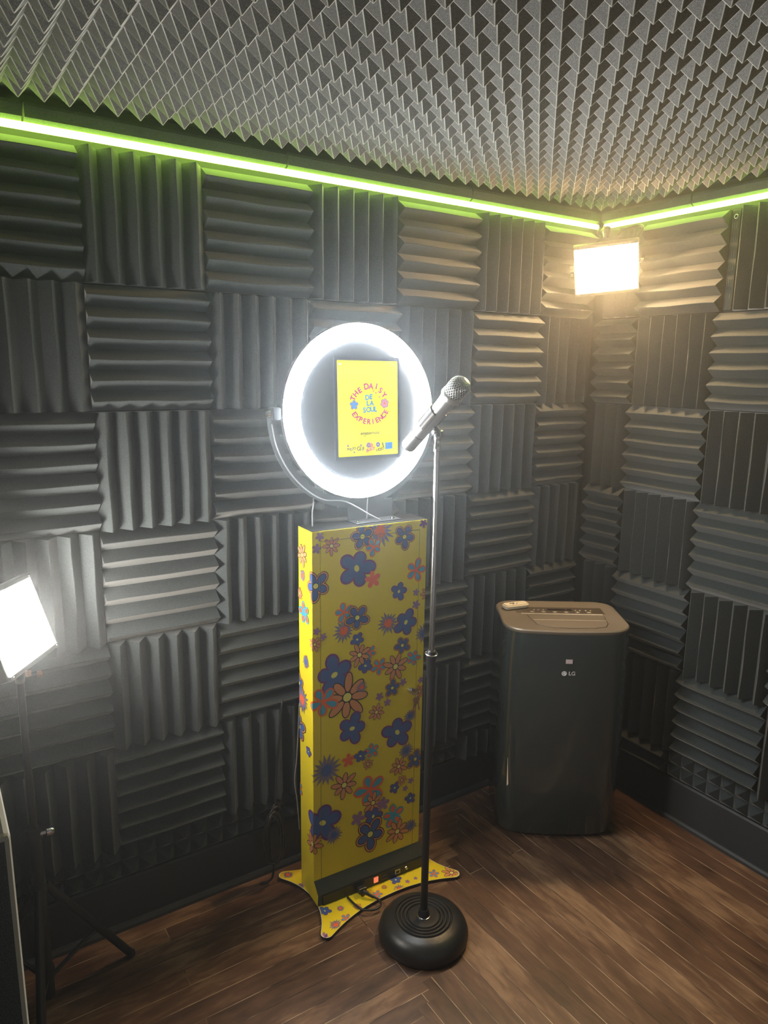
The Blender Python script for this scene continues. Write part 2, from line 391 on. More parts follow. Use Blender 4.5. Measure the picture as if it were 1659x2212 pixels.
hs1 = place(hs_, 'B', .348, .209, H_ROT, 'thin horizontal-ridged foam offcut low on the right-hand wall beside the air conditioner', 'cut_wedge_foam')
# ceiling panels
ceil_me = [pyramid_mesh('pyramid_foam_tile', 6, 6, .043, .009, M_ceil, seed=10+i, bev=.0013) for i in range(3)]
for i in range(7):
    for j in range(6):
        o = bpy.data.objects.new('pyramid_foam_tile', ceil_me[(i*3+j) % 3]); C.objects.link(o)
        o.location = (-.0929-(i+.5)*.3048, -.0813-(j+.5)*.3048, CEIL)
        o.rotation_euler = (PI/2, 0, 0)
        tag(o, 'pyramid foam tile on the ceiling, %s from the long wall, %s from the right-hand wall' % (ORD[j], ORD[i]), 'foam tile', 'pyramid foam tiles covering the ceiling')
# left wall foam by the doorway, seen edge-on
tl = wedge_mesh('wedge_foam_tile', 6*PT, 6, 91, wav=.001)
place(tl, 'L', -1.29+.1524, 1.2135+.1524, H_ROT, 'charcoal foam tile seen edge-on at the left border above the smooth foam board', jit=False)
bm = bbox(-2.228 , -2.160, -1.30, -.95, .16, 1.212, .005, 2)
for f in bm.faces: f.material_index = 1 if f.calc_area() < .004 else 0  # pale bevel faces paint a lit rim along the board
o = link('foam_board', bm, [M_foam, M_edge_light])
tag(o, 'smooth thick foam board standing edge-on at the lower left border', 'foam board')
# slotted rail in the gap of the right wall
t = thing('slotted_rail', 'narrow slotted metal rail in the gap between top foam tiles of the right-hand wall', 'rail', (0, 0, 0))
bm = bbox(-.010, 0, -.562, -.534, 1.795, 2.098, .001, 1); link('rail', bm, M_black, t)
for k_ in range(6):
    bm = bmesh.new()
    for dy in (-.553, -.546, -.540): box(bm, -.0112, -.0098, dy-.0015, dy+.0015, 1.83+k_*.042, 1.848+k_*.042)
    link('slot', bm, M_grey, t)
bm = bmesh.new(); tube(bm, [(-.012, -.548+.006*math.cos(a), 2.075+.006*math.sin(a)) for a in [k_*PI/8 for k_ in range(17)]], .001, 6); link('ring', bm, M_silver, t, smooth=True)

# ---------------------------------------------------------------- photo booth with ring light
def clip(poly, x0, x1, y0, y1):
    for ax, lim, sg in ((0, x0, 1), (0, x1, -1), (1, y0, 1), (1, y1, -1)):
        out = []
        for i in range(len(poly)):
            a, b = poly[i-1], poly[i]; da, db = sg*(a[ax]-lim), sg*(b[ax]-lim)
            if (da >= 0) != (db >= 0):
                t = da/(da-db); out.append((a[0]+(b[0]-a[0])*t, a[1]+(b[1]-a[1])*t))
            if db >= 0: out.append(b)
        poly = out
        if len(poly) < 3: return []
    return poly
def ell(cx, cy, a, rr, w, n=18, inset=0):
    """petal: ellipse of radial half-length rr and half-width w, centred at distance"""
    ca, sa = math.cos(a), math.sin(a); out = []
    for k in range(n):
        t = 2*PI*k/n; u, v = rr*math.cos(t), w*math.sin(t)
        out.append((cx+u*ca-v*sa, cy+u*sa+v*ca))
    return out
def flower(kind, x, y, r, c, rn):
    """ordered list of (polygon, ink)"""
    out = []; a0 = rn.uniform(0, 2*PI); ol = max(.0009, r*.045)
    def petals(n, d, rl, w, grow, ink, jit=.0):
        for k in range(n):
            a = a0+2*PI*k/n; j = 1+jit*math.sin(k*2.3+x*90)
            out.append((ell(x+math.cos(a)*d*j, y+math.sin(a)*d*j, a, rl*j+grow, w+grow), ink))
    def disc(rr, ink, sq=1): out.append((ell(x, y, a0, rr, rr*sq), ink))
    if kind == 'P':
        petals(5, r*.57, r*.39, r*.36, 0, 'p', .12); disc(r*.55, 'p'); petals(5, r*.53, r*.33, r*.275, 0, 'b', .12); disc(r*.42, 'b'); disc(r*.17, 'c', .75)
    elif kind == 'B':
        g = r*.10
        petals(5, r*.56, r*.40, r*.33, ol, 'k', .1); petals(5, r*.56, r*.40, r*.33, 0, 's', .1); disc(r*.4, 's')
        petals(5, r*.52, r*.31, r*.22, ol, 'k', .1); petals(5, r*.52, r*.31, r*.22, 0, 'b', .1); disc(r*.3, 'b'); disc(r*.17+ol, 'k'); disc(r*.17, 'c')
    elif kind == 'T':
        petals(5, r*.60, r*.38, r*.32, 0, 'o', .08); disc(r*.45, 'o'); petals(5, r*.60, r*.28, r*.19, 0, 't', .08); petals(5, r*.38, r*.2, r*.10, 0, 't'); disc(r*.16, 'o')
    elif kind == 'O':
        petals(5, r*.60, r*.38, r*.32, 0, 't', .08); disc(r*.45, 't'); petals(5, r*.60, r*.30, r*.18, 0, 'o', .08); disc(r*.2, 't')
    elif kind == 'D':
        petals(8, r*.60, r*.38, r*.165, ol, 'k', .1); petals(8, r*.60, r*.38, r*.165, 0, 's', .1); disc(r*.19+ol, 'k'); disc(r*.19, 'c')
    elif kind == 'S':
        n = 16
        for k in range(n):
            a = a0+2*PI*k/n; R_ = r*rn.uniform(.78, 1.05); w_ = r*.10
            out.append(([(x+math.cos(a+PI/2)*w_, y+math.sin(a+PI/2)*w_), (x+math.cos(a)*R_*.6+math.cos(a-PI/2)*w_*1.0, y+math.sin(a)*R_*.6+math.sin(a-PI/2)*w_*1.0), (x+math.cos(a)*R_, y+math.sin(a)*R_), (x+math.cos(a)*R_*.6+math.cos(a+PI/2)*w_*1.0, y+math.sin(a)*R_*.6+math.sin(a+PI/2)*w_*1.0)], 'g'))
            out.append(([(x, y), (x+math.cos(a)*R_*.22+math.cos(a-PI/2)*w_*.8, y+math.sin(a)*R_*.22+math.sin(a-PI/2)*w_*.8), (x+math.cos(a)*R_*.48, y+math.sin(a)*R_*.48), (x+math.cos(a)*R_*.22+math.cos(a+PI/2)*w_*.8, y+math.sin(a)*R_*.22+math.sin(a+PI/2)*w_*.8)], 'o' if c == 'o' else 'b'))
    else:
        ink = {'m': 'm', 'r': 'o', 'p': 'p'}[kind]
        petals(5, r*.6, r*.4, r*.3, 0, ink); disc(r*.45, ink)
    return out
INKS = ['y', 'k', 'p', 'b', 't', 'o', 's', 'm', 'c', 'g']; INKM = [INK[i] for i in INKS]
FRONT = [('D', 0.059, 1.115, 0.0234, 0), ('S', 0.214, 1.141, 0.0441, 'o'), ('B', 0.157, 1.131, 0.0364, 0), ('T', 0.193, 1.096, 0.0247, 0), ('B', 0.298, 1.115, 0.0338, 0), ('p', 0.364, 1.149, 0.013, 0), ('P', 0.139, 1.04, 0.0532, 0), ('m', 0.023, 1.145, 0.0117, 0), ('m', 0.013, 1.112, 0.013, 0), ('B', 0.01, 1.006, 0.0403, 0), ('T', 0.341, 1.008, 0.0325, 0), ('r', 0.192, 1.0, 0.0234, 0), ('P', 0.282, 0.95, 0.026, 0), ('m', 0.343, 0.938, 0.0104, 0), ('m', 0.344, 0.899, 0.013, 0), ('D', 0.383, 0.928, 0.0208, 0), ('S', 0.099, 0.86, 0.0338, 'o'), ('T', 0.098, 0.915, 0.0273, 0), ('B', 0.142, 0.892, 0.0364, 0), ('S', 0.246, 0.857, 0.0351, 'o'), ('P', 0.309, 0.849, 0.039, 0), ('P', 0.142, 0.825, 0.0203, 0), ('S', 0.375, 0.801, 0.0299, 'b'), ('B', 0.298, 0.777, 0.026, 0), ('T', 0.184, 0.777, 0.0208, 0), ('P', 0.17, 0.738, 0.0234, 0), ('T', 0.217, 0.726, 0.0247, 0), ('D', 0.15, 0.776, 0.0312, 0), ('D', 0.275, 0.713, 0.0377, 0), ('O', 0.339, 0.729, 0.0234, 0), ('P', 0.068, 0.731, 0.0558, 0), ('m', 0.303, 0.657, 0.0117, 0), ('m', 0.369, 0.649, 0.0104, 0), ('m', 0.012, 0.873, 0.0104, 0), ('m', 0.032, 0.854, 0.0104, 0), ('D', 0.006, 0.836, 0.0195, 0), ('D', 0.11, 0.652, 0.0623, 0), ('T', 0.033, 0.656, 0.0428, 0), ('S', 0.158, 0.673, 0.0182, 'o'), ('B', 0.265, 0.646, 0.026, 0), ('m', 0.22, 0.628, 0.0125, 0), ('m', 0.248, 0.603, 0.0117, 0), ('D', 0.365, 0.612, 0.0195, 0), ('D', 0.21, 0.58, 0.0239, 0), ('P', 0.127, 0.548, 0.0454, 0), ('P', 0.286, 0.494, 0.0493, 0), ('S', 0.332, 0.538, 0.0221, 'b'), ('S', 0.32, 0.422, 0.026, 'b'), ('B', 0.355, 0.383, 0.0299, 0), ('D', 0.294, 0.375, 0.0273, 0), ('r', 0.115, 0.448, 0.0195, 0), ('O', 0.195, 0.457, 0.0234, 0), ('P', 0.156, 0.45, 0.0195, 0), ('D', 0.182, 0.416, 0.0156, 0), ('S', 0.041, 0.436, 0.0454, 'b'), ('D', 0.101, 0.37, 0.0377, 0), ('T', 0.19, 0.327, 0.048, 0), ('D', 0.202, 0.278, 0.0312, 0), ('D', 0.306, 0.324, 0.0156, 0), ('m', 0.34, 0.312, 0.0099, 0), ('m', 0.32, 0.291, 0.0091, 0), ('P', 0.28, 0.305, 0.0177, 0), ('P', 0.34, 0.25, 0.0187, 0), ('P', 0.029, 0.268, 0.0584, 0), ('S', 0.066, 0.214, 0.0286, 'b'), ('m', 0.149, 0.241, 0.0221, 0), ('P', 0.203, 0.231, 0.0299, 0), ('m', 0.238, 0.263, 0.0208, 0), ('O', 0.277, 0.209, 0.0351, 0), ('S', 0.343, 0.15, 0.0247, 'b'), ('D', 0.293, 0.147, 0.0364, 0), ('B', 0.193, 0.172, 0.0506, 0), ('D', -0.007, 0.204, 0.0325, 0)]
SIDE = [('D', -0.063, 1.082, 0.0286, 0), ('S', -0.061, 1.022, 0.0182, 'o'), ('O', -0.053, 0.914, 0.0312, 0), ('S', -0.043, 0.77, 0.0208, 'b'), ('B', -0.091, 0.685, 0.0286, 0), ('D', -0.082, 0.963, 0.0156, 0), ('S', -0.072, 0.641, 0.039, 'o'), ('B', -0.094, 0.545, 0.039, 0), ('P', -0.029, 0.494, 0.0156, 0), ('T', -0.102, 0.336, 0.0247, 0)]
PLATE = [('D', -0.889, -0.355, 0.0272), ('T', -0.94, -0.328, 0.0173), ('P', -1.059, -0.286, 0.0173), ('m', -1.032, -0.312, 0.0074), ('T', -1.143, -0.309, 0.016), ('S', -1.073, -0.325, 0.0185), ('D', -1.221, -0.32, 0.0111), ('S', -1.311, -0.347, 0.0198), ('T', -1.273, -0.342, 0.016), ('P', -1.312, -0.283, 0.0173), ('S', -1.268, -0.299, 0.0123), ('S', -1.338, -0.084, 0.0173), ('m', -1.322, -0.15, 0.0099), ('m', -1.359, -0.364, 0.0099), ('p', -1.355, -0.37, 0.0049), ('m', -1.002, -0.314, 0.0062), ('D', -1.108, -0.294, 0.0074)]
def print_art(bm, flowers, rect, fn, inside=None, seed=5):
    """flat artwork in the surface of a part; fn(u, v, h) lifts by h"""
    rn = random.Random(seed); h = .00012
    for (kd, x, y, r, c) in flowers:
        r = r*1.15
        for poly, ink in flower(kd, x, y, r, c, rn):
            h += 1.2e-6
            p = clip(poly, *rect) if rect else poly
            if inside: p = inside(p)
            if len(p) < 3: continue
            f = bm.faces.new([bm.verts.new(fn(u, v, h)) for u, v in p]); f.material_index = INKS.index(ink)
ALL = FRONT+[(a, b, c_, d_, e_) for (a, b, c_, d_, e_) in SIDE]
KW, KD, KT, KB = .376, .091, 1.16, .080
booth = thing('photo_booth', 'yellow flower-printed photo booth pillar carrying a glowing white ring light and screen', 'photo booth', (-1.321, -.231, 0), (0, 0, math.radians(-2.51)))
# cabinet: shell with the door opening
bm = bmesh.new()
prism(bm, [(0.0016, KB), (KD, KB), (KD, KT), (0.0016, KT)], lambda u, v, d: (d, u, v), 0, KW)
bmesh.ops.recalc_face_normals(bm, faces=bm.faces)
for f in bm.faces: f.material_index = 1
def fr(u, v, h): return (u, -h, v)
def sd(u, v, h): return (-h, -u, v)        # unfolded: u negative = depth
DX0, DX1, DZ1 = .0255, .351, 1.130
g = .0015
for (x0, x1, z0, z1) in ((0, DX0-g, KB, KT), (DX1+g, KW, KB, KT), (DX0-g, DX1+g, DZ1+g, KT)):
    box(bm, x0, x1, 0, .0016, z0, z1, 0)
    print_art(bm, ALL, (x0, x1, z0, z1), fr)
# left side skin continues down to the foot
fs = [bm.verts.new(p) for p in ((-.0004, 0, KT), (-.0004, KD, KT), (-.0004, KD, .012), (-.0004, -.026, .012), (-.0004, -.030, .050), (-.0004, 0, KB))]
f = bm.faces.new(fs); f.material_index = 0
print_art(bm, ALL, (-KD, 0, KB, KT), lambda u, v, h: (-.0004-h, -u, v))
fs = [bm.verts.new(p) for p in ((KW+.0004, 0, KT), (KW+.0004, KD, KT), (KW+.0004, KD, .012), (KW+.0004, -.026, .012), (KW+.0004, -.030, .050), (KW+.0004, 0, KB))]
f = bm.faces.new(fs[::-1]); f.material_index = 0
# black top cap
link('cabinet', bm, INKM, booth)
bm = bmesh.new(); box(bm, .001, KW-.001, .0017, KD-.001, KT+.0001, KT+.0014); bmesh.ops.recalc_face_normals(bm, faces=bm.faces); link('top_cap', bm, mat('matte_black_cap', (.012, .012, .012, 1), .85, spec=.15), booth)
bm = bmesh.new(); box(bm, DX0, DX1, 0, .0016, KB, DZ1, 0); print_art(bm, ALL, (DX0, DX1, KB, DZ1), fr)
door = link('door', bm, INKM, booth)
# lock with key hole
bm = bmesh.new(); lathe(bm, [(0, .012), (.005, .012), (.0095, .0095), (.0105, .004), (.0115, 0)], 24, Matrix.Translation((.331, 0, .625)) @ Matrix.Rotation(PI/2, 4, 'X'))
link('lock', bm, M_chrome, door, smooth=True, auto=40)
# black foot housing with sloping ledge and sockets
bm = bmesh.new()
prism(bm, [(0, KB), (-.030, .050), (-.0265, .012), (KD, .012), (KD, KB)], lambda u, v, d: (d, u, v), .0, KW+.007)
bmesh.ops.recalc_face_normals(bm, faces=bm.faces); bmesh.ops.bevel(bm, geom=[e for e in bm.edges if e.calc_length() > .3], offset=.0012, segments=2, affect='EDGES')
foot = link('foot_housing', bm, mat('charcoal_housing', (.035, .034, .032, 1), .42), booth)
bm = bbox(.014, KW+.018, -.0325, -.027, .014, .046, .001, 1); link('socket_panel', bm, M_black, foot)
def onfoot(x0, x1, z0, z1, name, mt, d=.002, r=.0006): 
    bm = bbox(x0, x1, -.0325-d, -.032, z0, z1, r, 1); return link(name, bm, mt, foot)
onfoot(.122, .156, .020, .040, 'power_inlet', M_black, .004)
onfoot(.190, .205, .022, .040, 'power_switch', M_led, .003)
onfoot(.222, .239, .031, .036, 'usb_port', M_grey); onfoot(.222, .239, .021, .026, 'usb_port', M_grey)
p_ = onfoot(.268, .286, .021, .037, 'network_port', M_silver, .0015)
bm = bbox(.2705, .2835, -.0345, -.0335, .0235, .0335, .0003, 1); link('port_opening', bm, M_black, foot)
bm = bmesh.new(); lathe(bm, [(0, .006), (.003, .006), (.0045, .004), (.0055, 0)], 16, Matrix.Translation((.309, -.0325, .031)) @ Matrix.Rotation(PI/2, 4, 'X')); link('antenna_socket', bm, M_brass, foot, smooth=True)
# base plate
def plate_outline():
    cx, cy = -1.1155, -.220; q = []
    for i in range(25):                                # quarter: half the front edge, corner lobe, half the side edge
        t = i/24; q.append((.222*t, -(.107+.049*t**2.2)))
    for i in range(1, 12):
        a = math.radians(-124+146*i/12); q.append((.232+.018*math.cos(a), -.1405+.018*math.sin(a)))
    for i in range(25):
        t = 1-i/24; q.append((.203+.0457*t**2.2, -.1337*t))
    right = q+[(x, -y) for x, y in q[::-1]][1:]
    full = right+[(-x, y) for x, y in right[::-1]][1:-1]
    return [(cx+x, cy+y) for x, y in full]
OUT = plate_outline()
Kinv = (Matrix.Translation((-1.321, -.231, 0)) @ Matrix.Rotation(math.radians(-2.51), 4, 'Z')).inverted()
def pl(u, v, h): return Kinv @ Vector((u, v, h))
bm = bmesh.new()
sm = [];
n_ = len(OUT)
for i in range(n_):                                   # soften the four tips
    a, b, c_ = OUT[i-1], OUT[i], OUT[(i+1) % n_]; sm.append(((a[0]+2*b[0]+c_[0])/4, (a[1]+2*b[1]+c_[1])/4))
prism(bm, sm, lambda u, v, d: pl(u, v, d), .003, .0105, 1); bmesh.ops.recalc_face_normals(bm, faces=bm.faces)
def shrink(s): 
    return [(-1.1155+(u+1.1155)*s, -.22+(v+.22)*s) for u, v in sm]
f = bm.faces.new([bm.verts.new(pl(u, v, .0110)) for u, v in sm]); f.material_index = 10
f = bm.faces.new([bm.verts.new(pl(u, v, .0113)) for u, v in shrink(.992)]); f.material_index = 0
for f in bm.faces[-2:] if False else []: pass
def inside_plate(p):
    def inn(x, y):
        t = min(1, abs(x+1.1155)/.222); s_ = min(1, abs(y+.22)/.1337)
        return abs(y+.22) <= .105+.049*t**2.2 and abs(x+1.1155) <= .201+.0457*s_**2.2
    q = [a for a in p if inn(*a)]; return q
print_art(bm, [q+('o',) for q in PLATE], None, lambda u, v, h: pl(u, v, .0113+h), inside_plate)
bmesh.ops.recalc_face_normals(bm, faces=[f for f in bm.faces if False])
plate = link('base_plate', bm, INKM+[M_white], booth)
for sx in (-.225, .225):
    for sy in (-.13, .13):
        bm = bmesh.new(); lathe(bm, [(0, .004), (.011, .004), (.012, 0), (0, 0)], 16, Matrix.Translation(pl(-1.1155+sx, -.22+sy, 0))); link('foot_pad', bm, M_black, plate)

# yoke: flat steel U with a neck and flange
RC = Vector((-1.1437, -.20, 1.479)); Mring = Kinv @ Matrix.Translation(RC) @ Matrix.Rotation(math.radians(-2.5), 4, 'X')
nx0, nx1 = -1.169, -1.016
def wk(x, y, z): return Kinv @ Vector((x, y, z))
bm = bmesh.new(); nseg = 44; ro, ri = .278, .251; yy = -.165
outer = [(RC.x+.004+ro*math.cos(PI+PI*k/nseg), RC.z+ro*math.sin(PI+PI*k/nseg)) for k in range(nseg+1)]
inner = [(RC.x+.004+ri*math.cos(PI+PI*k/nseg), RC.z+ri*math.sin(PI+PI*k/nseg)) for k in range(nseg+1)]
for k in range(nseg):
    q = [outer[k], outer[k+1], inner[k+1], inner[k]]
    va = [bm.verts.new(wk(a, yy, b)) for a, b in q]; vb = [bm.verts.new(wk(a, yy+.004, b)) for a, b in q]
    bm.faces.new(va); bm.faces.new(vb[::-1]); bm.faces.new((va[0], vb[0], vb[1], va[1])); bm.faces.new((va[2], vb[2], vb[3], va[3]))
bmesh.ops.remove_doubles(bm, verts=bm.verts, dist=.0001)
bmesh.ops.recalc_face_normals(bm, faces=bm.faces)
yoke = link('yoke', bm, M_grey, booth)
bm = bmesh.new(); box(bm, nx0, nx1, yy, yy+.004, KT, RC.z-ri-.01, 0, Kinv); box(bm, nx0, nx1, yy-.052, yy, KT, KT+.004, 0, Kinv)
bmesh.ops.recalc_face_normals(bm, faces=bm.faces); link('neck_plate', bm, M_grey, yoke)
for bx_ in (nx0+.012, nx1-.022):
    bm = bmesh.new(); lathe(bm, [(0, .004), (.0045, .004), (.006, .002), (.0062, 0)], 16, Matrix.Translation(wk(bx_, yy-.036, KT+.004))); link('bolt', bm, M_chrome, yoke, smooth=True, auto=40)
for sx in (-1, 1):                                    # pivots
    cxp = RC.x+.004+sx*.262
    bm = bmesh.new(); box(bm, cxp-.011, cxp+.011, yy-.030, yy+.004, RC.z-.016, RC.z+.016, 0, Kinv); bmesh.ops.recalc_face_normals(bm, faces=bm.faces)
    bmesh.ops.bevel(bm, geom=list(bm.edges), offset=.002, segments=2, affect='EDGES'); link('pivot_bracket', bm, M_grey, yoke)
    bm = bmesh.new(); 
    lathe(bm, [(0, .018), (.006, .018), (.0085, .014), (.0085, .004), (.005, .002), (.005, -.012), (0, -.012)], 20, Kinv @ Matrix.Translation((cxp+sx*.010, yy-.015, RC.z)) @ Matrix.Rotation(sx*PI/2, 4, 'Y')); link('pivot_knob', bm, M_chrome, yoke, smooth=True, auto=40)
# ring head
head_m = Mring
def rg(u, v, d): return head_m @ Vector((u, -d, v))
bm = bmesh.new()
TR = head_m @ Matrix.Rotation(PI/2, 4, 'X')           # lathe z axis -> towards -y
lathe(bm, [(.2415, -.006), (.2420, -.003), (.238, .004), (.230, .010), (.218, .0125), (.206, .011), (.198, .006), (.1935, 0), (.193, -.008)], 96, TR)
ring = link('ring_diffuser', bm, M_ring, booth, smooth=True)
bm = bmesh.new(); lathe(bm, [(0, -.032), (.225, -.032), (.238, -.028), (.2428, -.020), (.2428, -.0055), (.2405, -.0055), (.2405, -.016), (.19, -.016), (.19, -.012), (.1925, -.0085), (.1925, -.0045), (0, -.0045)], 96, TR)
head = link('ring_housing', bm, M_disc, booth, smooth=True, auto=35)
# tablet face and display
bm = bmesh.new(); bx = .108; bz = .142
box(bm, .018-bx, .018+bx, -.0005, .0042, .009-bz, .009+bz, 0, head_m); bmesh.ops.recalc_face_normals(bm, faces=bm.faces)
bmesh.ops.bevel(bm, geom=list(bm.edges), offset=.001, segments=2, affect='EDGES')
tab = link('tablet', bm, M_glass, booth)
SM = [E_yel, E_mag, E_blue, E_blk, E_lb, E_org, E_pnk, E_gr, E_pale]
bm = bmesh.new(); sw, sh = .0990, .1317
def scr(u, v, h=0): return head_m @ Vector((.018+u, -.0012-h, .009+v))
rc = .003; cor = []
for (cx_, cy_, a_) in ((sw-rc, sh-rc, 0), (-sw+rc, sh-rc, PI/2), (-sw+rc, -sh+rc, PI), (sw-rc, -sh+rc, 1.5*PI)):
    cor += [(cx_+rc*math.cos(a_+k*PI/8), cy_+rc*math.sin(a_+k*PI/8)) for k in range(5)]
bm.faces.new([bm.verts.new(scr(u, v)) for u, v in cor]).material_index = 0
# screen artwork; picture coordinates: 1204 x 1900 px
def S(x, y): return ((x-762)/1190*2*sw, (1122-y)/1900*2*sh)
def letters(s, size, place_, mi, bold=.0008):
    for ch, (x, y, a) in zip(s, place_):
        if ch == ' ': continue
        u0, v0 = S(x, y); ca, sa = math.cos(a), math.sin(a)
        add_text(bm, ch, size, lambda p, q: scr(u0+p*ca-q*sa, v0+p*sa+q*ca, .0002), mi, bold)
def arc(s, cx, cy, rad, a0, a1, flip=False):
    n = len(s); out = []
    for i in range(n):
        a = math.radians(a0+(a1-a0)*i/(n-1)); x = cx+rad*1.06*math.cos(a); y = cy-rad*math.sin(a)*1.02
        out.append((x, y, a-PI/2 if not flip else a+PI/2))
    return out
letters('THE', .0215, arc('THE', 790, 1040, 330, 158, 124), 1); letters('DA', .0225, arc('DA', 790, 1040, 352, 100, 86), 1)
letters('.I.S.Y', .0215, [(872, 735, -.2), (925, 685, -.25), (925, 775, -.4), (1005, 765, -.55), (1003, 860, -.6), (1075, 855, -.85)], 1)
letters('EXPERIENCE', .0205, arc('EXPERIENCE', 790, 1040, 345, 212, 333, True), 1)
letters('DE', .0190, [(740, 905, .05), (812, 890, -.05)], 2); letters('LA', .0190, [(752, 1020, 0), (828, 1020, 0)], 2); letters('SOUL', .0195, [(682, 1158, 0), (762, 1148, 0), (838, 1140, 0), (900, 1140, -.05)], 2)
add_text(bm, 'amazon', .0115, lambda p, q: scr(S(708, 1617)[0]+p, S(0, 1617)[1]+q, .0002), 3, .00025); add_text(bm, 'music', .0115, lambda p, q: scr(S(898, 1612)[0]+p, S(0, 1612)[1]+q, .0002), 3)
sm_ = [S(640+90*k/8, 1650+18*math.sin(PI*k/8)) for k in range(9)]; sm2 = [S(640+90*k/8, 1650+26*math.sin(PI*k/8)) for k in range(9)]
for a_, b_, c2_, d2_ in zip(sm_, sm_[1:], sm2[1:], sm2): 
    try: bm.faces.new([bm.verts.new(scr(u, v, .0002)) for u, v in (a_, b_, c2_, d2_)]).material_index = 3
    except ValueError: pass
def icon(cx, cy, r, n, mi, mo=None, mc=None, wd=.34, h=.0002):
    u0, v0 = S(cx, cy); rr = r/1190*2*sw
    for (mm, gr, hh) in (((mo, rr*.10, h), (mi, 0, h+.00004)) if mo is not None else ((mi, 0, h),)):
        for k in range(n):
            a = 2*PI*k/n+.3; p = ell(u0+math.cos(a)*rr*.6, v0+math.sin(a)*rr*.6, a, rr*.4+gr, rr*wd+gr, 12)
            hh += 2e-6
            bm.faces.new([bm.verts.new(scr(u, v, hh)) for u, v in p]).material_index = mm
    if mc is not None: bm.faces.new([bm.verts.new(scr(u, v, h+.0001)) for u, v in ell(u0, v0, 0, rr*.25, rr*.25, 12)]).material_index = mc
icon(480, 1045, 78, 5, 4, 5, 2); icon(1088, 1022, 78, 6, 6, 7, 5)
letters('PHOTO', .0100, [(345, 1925, .1), (380, 1922, -.1), (415, 1935, .1), (448, 1918, 0), (482, 1915, 0)], 3, .0002); icon(350, 1855, 20, 5, 7); icon(470, 1990, 18, 5, 7)
letters('GIF', .0155, [(555, 1925, 0), (600, 1930, 0), (650, 1935, 0)], 3, .0003); icon(603, 1858, 22, 5, 7)
letters('BURST', .0125, [(730, 1975, 0), (762, 1950, 0), (798, 1955, 0), (830, 1935, 0), (862, 1940, 0)], 1, .0004); icon(755, 1860, 45, 6, 7, 6); icon(805, 1868, 40, 5, 5, 6)
letters('VIDEO', .0110, [(920, 1975, 0), (952, 1965, 0), (980, 1962, 0), (1012, 1955, 0), (1045, 1942, 0)], 3, .0002); icon(945, 1858, 42, 6, 7, 4, 8)
for q, mi_ in (([(1020, 1820), (1045, 1820), (1070, 1925), (1058, 1930)], 3), ([(1092, 1825), (1240, 1820), (1242, 1955), (1095, 1962)], 4), ([(1130, 1860), (1200, 1860), (1200, 1905), (1130, 1905)], 2), ([(195, 230), (250, 230), (250, 262), (195, 262)], 8)):
    bm.faces.new([bm.verts.new(scr(*S(x, y), .00025+(.0001 if mi_ == 2 else 0))) for x, y in q]).material_index = mi_
link('display', bm, SM, tab)
# wires of the booth
def wire(pts, r, mt, parent, name='cable'):
    bm = bmesh.new(); tube(bm, spline([Kinv @ Vector(p) for p in pts], 8), r, 8); return link(name, bm, mt, parent, smooth=True)
pA = [(RC.x+.268*math.cos(math.radians(a)), -.176, RC.z+.268*math.sin(math.radians(a))) for a in (186, 200, 215, 230, 245)]
wire(pA+[(-1.19, -.185, 1.226), (-1.12, -.20, 1.185), (-1.085, -.205, 1.166)], .0019, M_wirew, yoke)
wire([(-1.278, -.155, 1.262), (-1.279, -.16, 1.232), (-1.291, -.175, 1.20), (-1.293, -.18, 1.163)], .0019, M_wirew, booth)
wire([(-1.118, -.19, 1.24), (-1.117, -.185, 1.20), (-1.118, -.185, 1.166)], .0017, M_wirew, booth)
wire([(-1.318, -.138, .62), (-1.327, -.136, .45), (-1.335, -.135, .37), (-1.328, -.136, .30), (-1.322, -.138, .2)], .0017, M_wirew, booth)
# keys hanging from the lock
def kl(x, y, z): return booth.matrix_basis @ Vector((x, y, z))
booth_M = Matrix.Translation((-1.321, -.231, 0)) @ Matrix.Rotation(math.radians(-2.51), 4, 'Z')
kz = .612; kx = .349
keys = thing('key_ring', 'small bunch of metal keys hanging beside the lock of the yellow booth door', 'keys', booth_M @ Vector((kx, -.006, kz)), (0, 0, math.radians(-2.51)))
bm = bmesh.new(); tube(bm, [(.010*math.cos(a)-.007, 0, .010*math.sin(a)+.006) for a in [k*PI/10 for k in range(21)]], .0013, 8); link('split_ring', bm, M_chrome, keys, smooth=True)
for kk in range(5):
    Mc = Matrix.Translation((-.001+.002*(kk % 2), -.001, -.004-.006*kk)) @ Matrix.Rotation(PI/2*(kk % 2), 4, 'Z')
    bm = bmesh.new(); tube(bm, [Mc @ Vector((.0028*math.cos(a), 0, .0042*math.sin(a))) for a in [k*PI/8 for k in range(17)]], .0009, 6); link('chain_link', bm, M_chrome, keys, smooth=True)
for kk, (dx, an) in enumerate(((0, .05), (.005, -.14), (-.003, .2))):
    Mk = Matrix.Translation((dx-.002, -.0015*kk-.001, -.010-.012*(kk == 0))) @ Matrix.Rotation(an, 4, 'Y')
    bm = bmesh.new(); prism(bm, [(Mx*.0075*1.0, Mz*.009-.009) for Mx, Mz in [(math.cos(a), math.sin(a)) for a in [j*PI/8 for j in range(16)]]], lambda u, v, d: Mk @ Vector((u, d, v)), -.0011, 0); 
    prism(bm, [(-.003, -.017), (.003, -.017), (.003, -.046), (.0005, -.050), (-.003, -.045), (-.0012, -.040), (-.003, -.036), (-.0012, -.032)], lambda u, v, d: Mk @ Vector((u, d, v)), -.0011, 0)
    bmesh.ops.recalc_face_normals(bm, faces=bm.faces); link('key', bm, M_brass, keys)
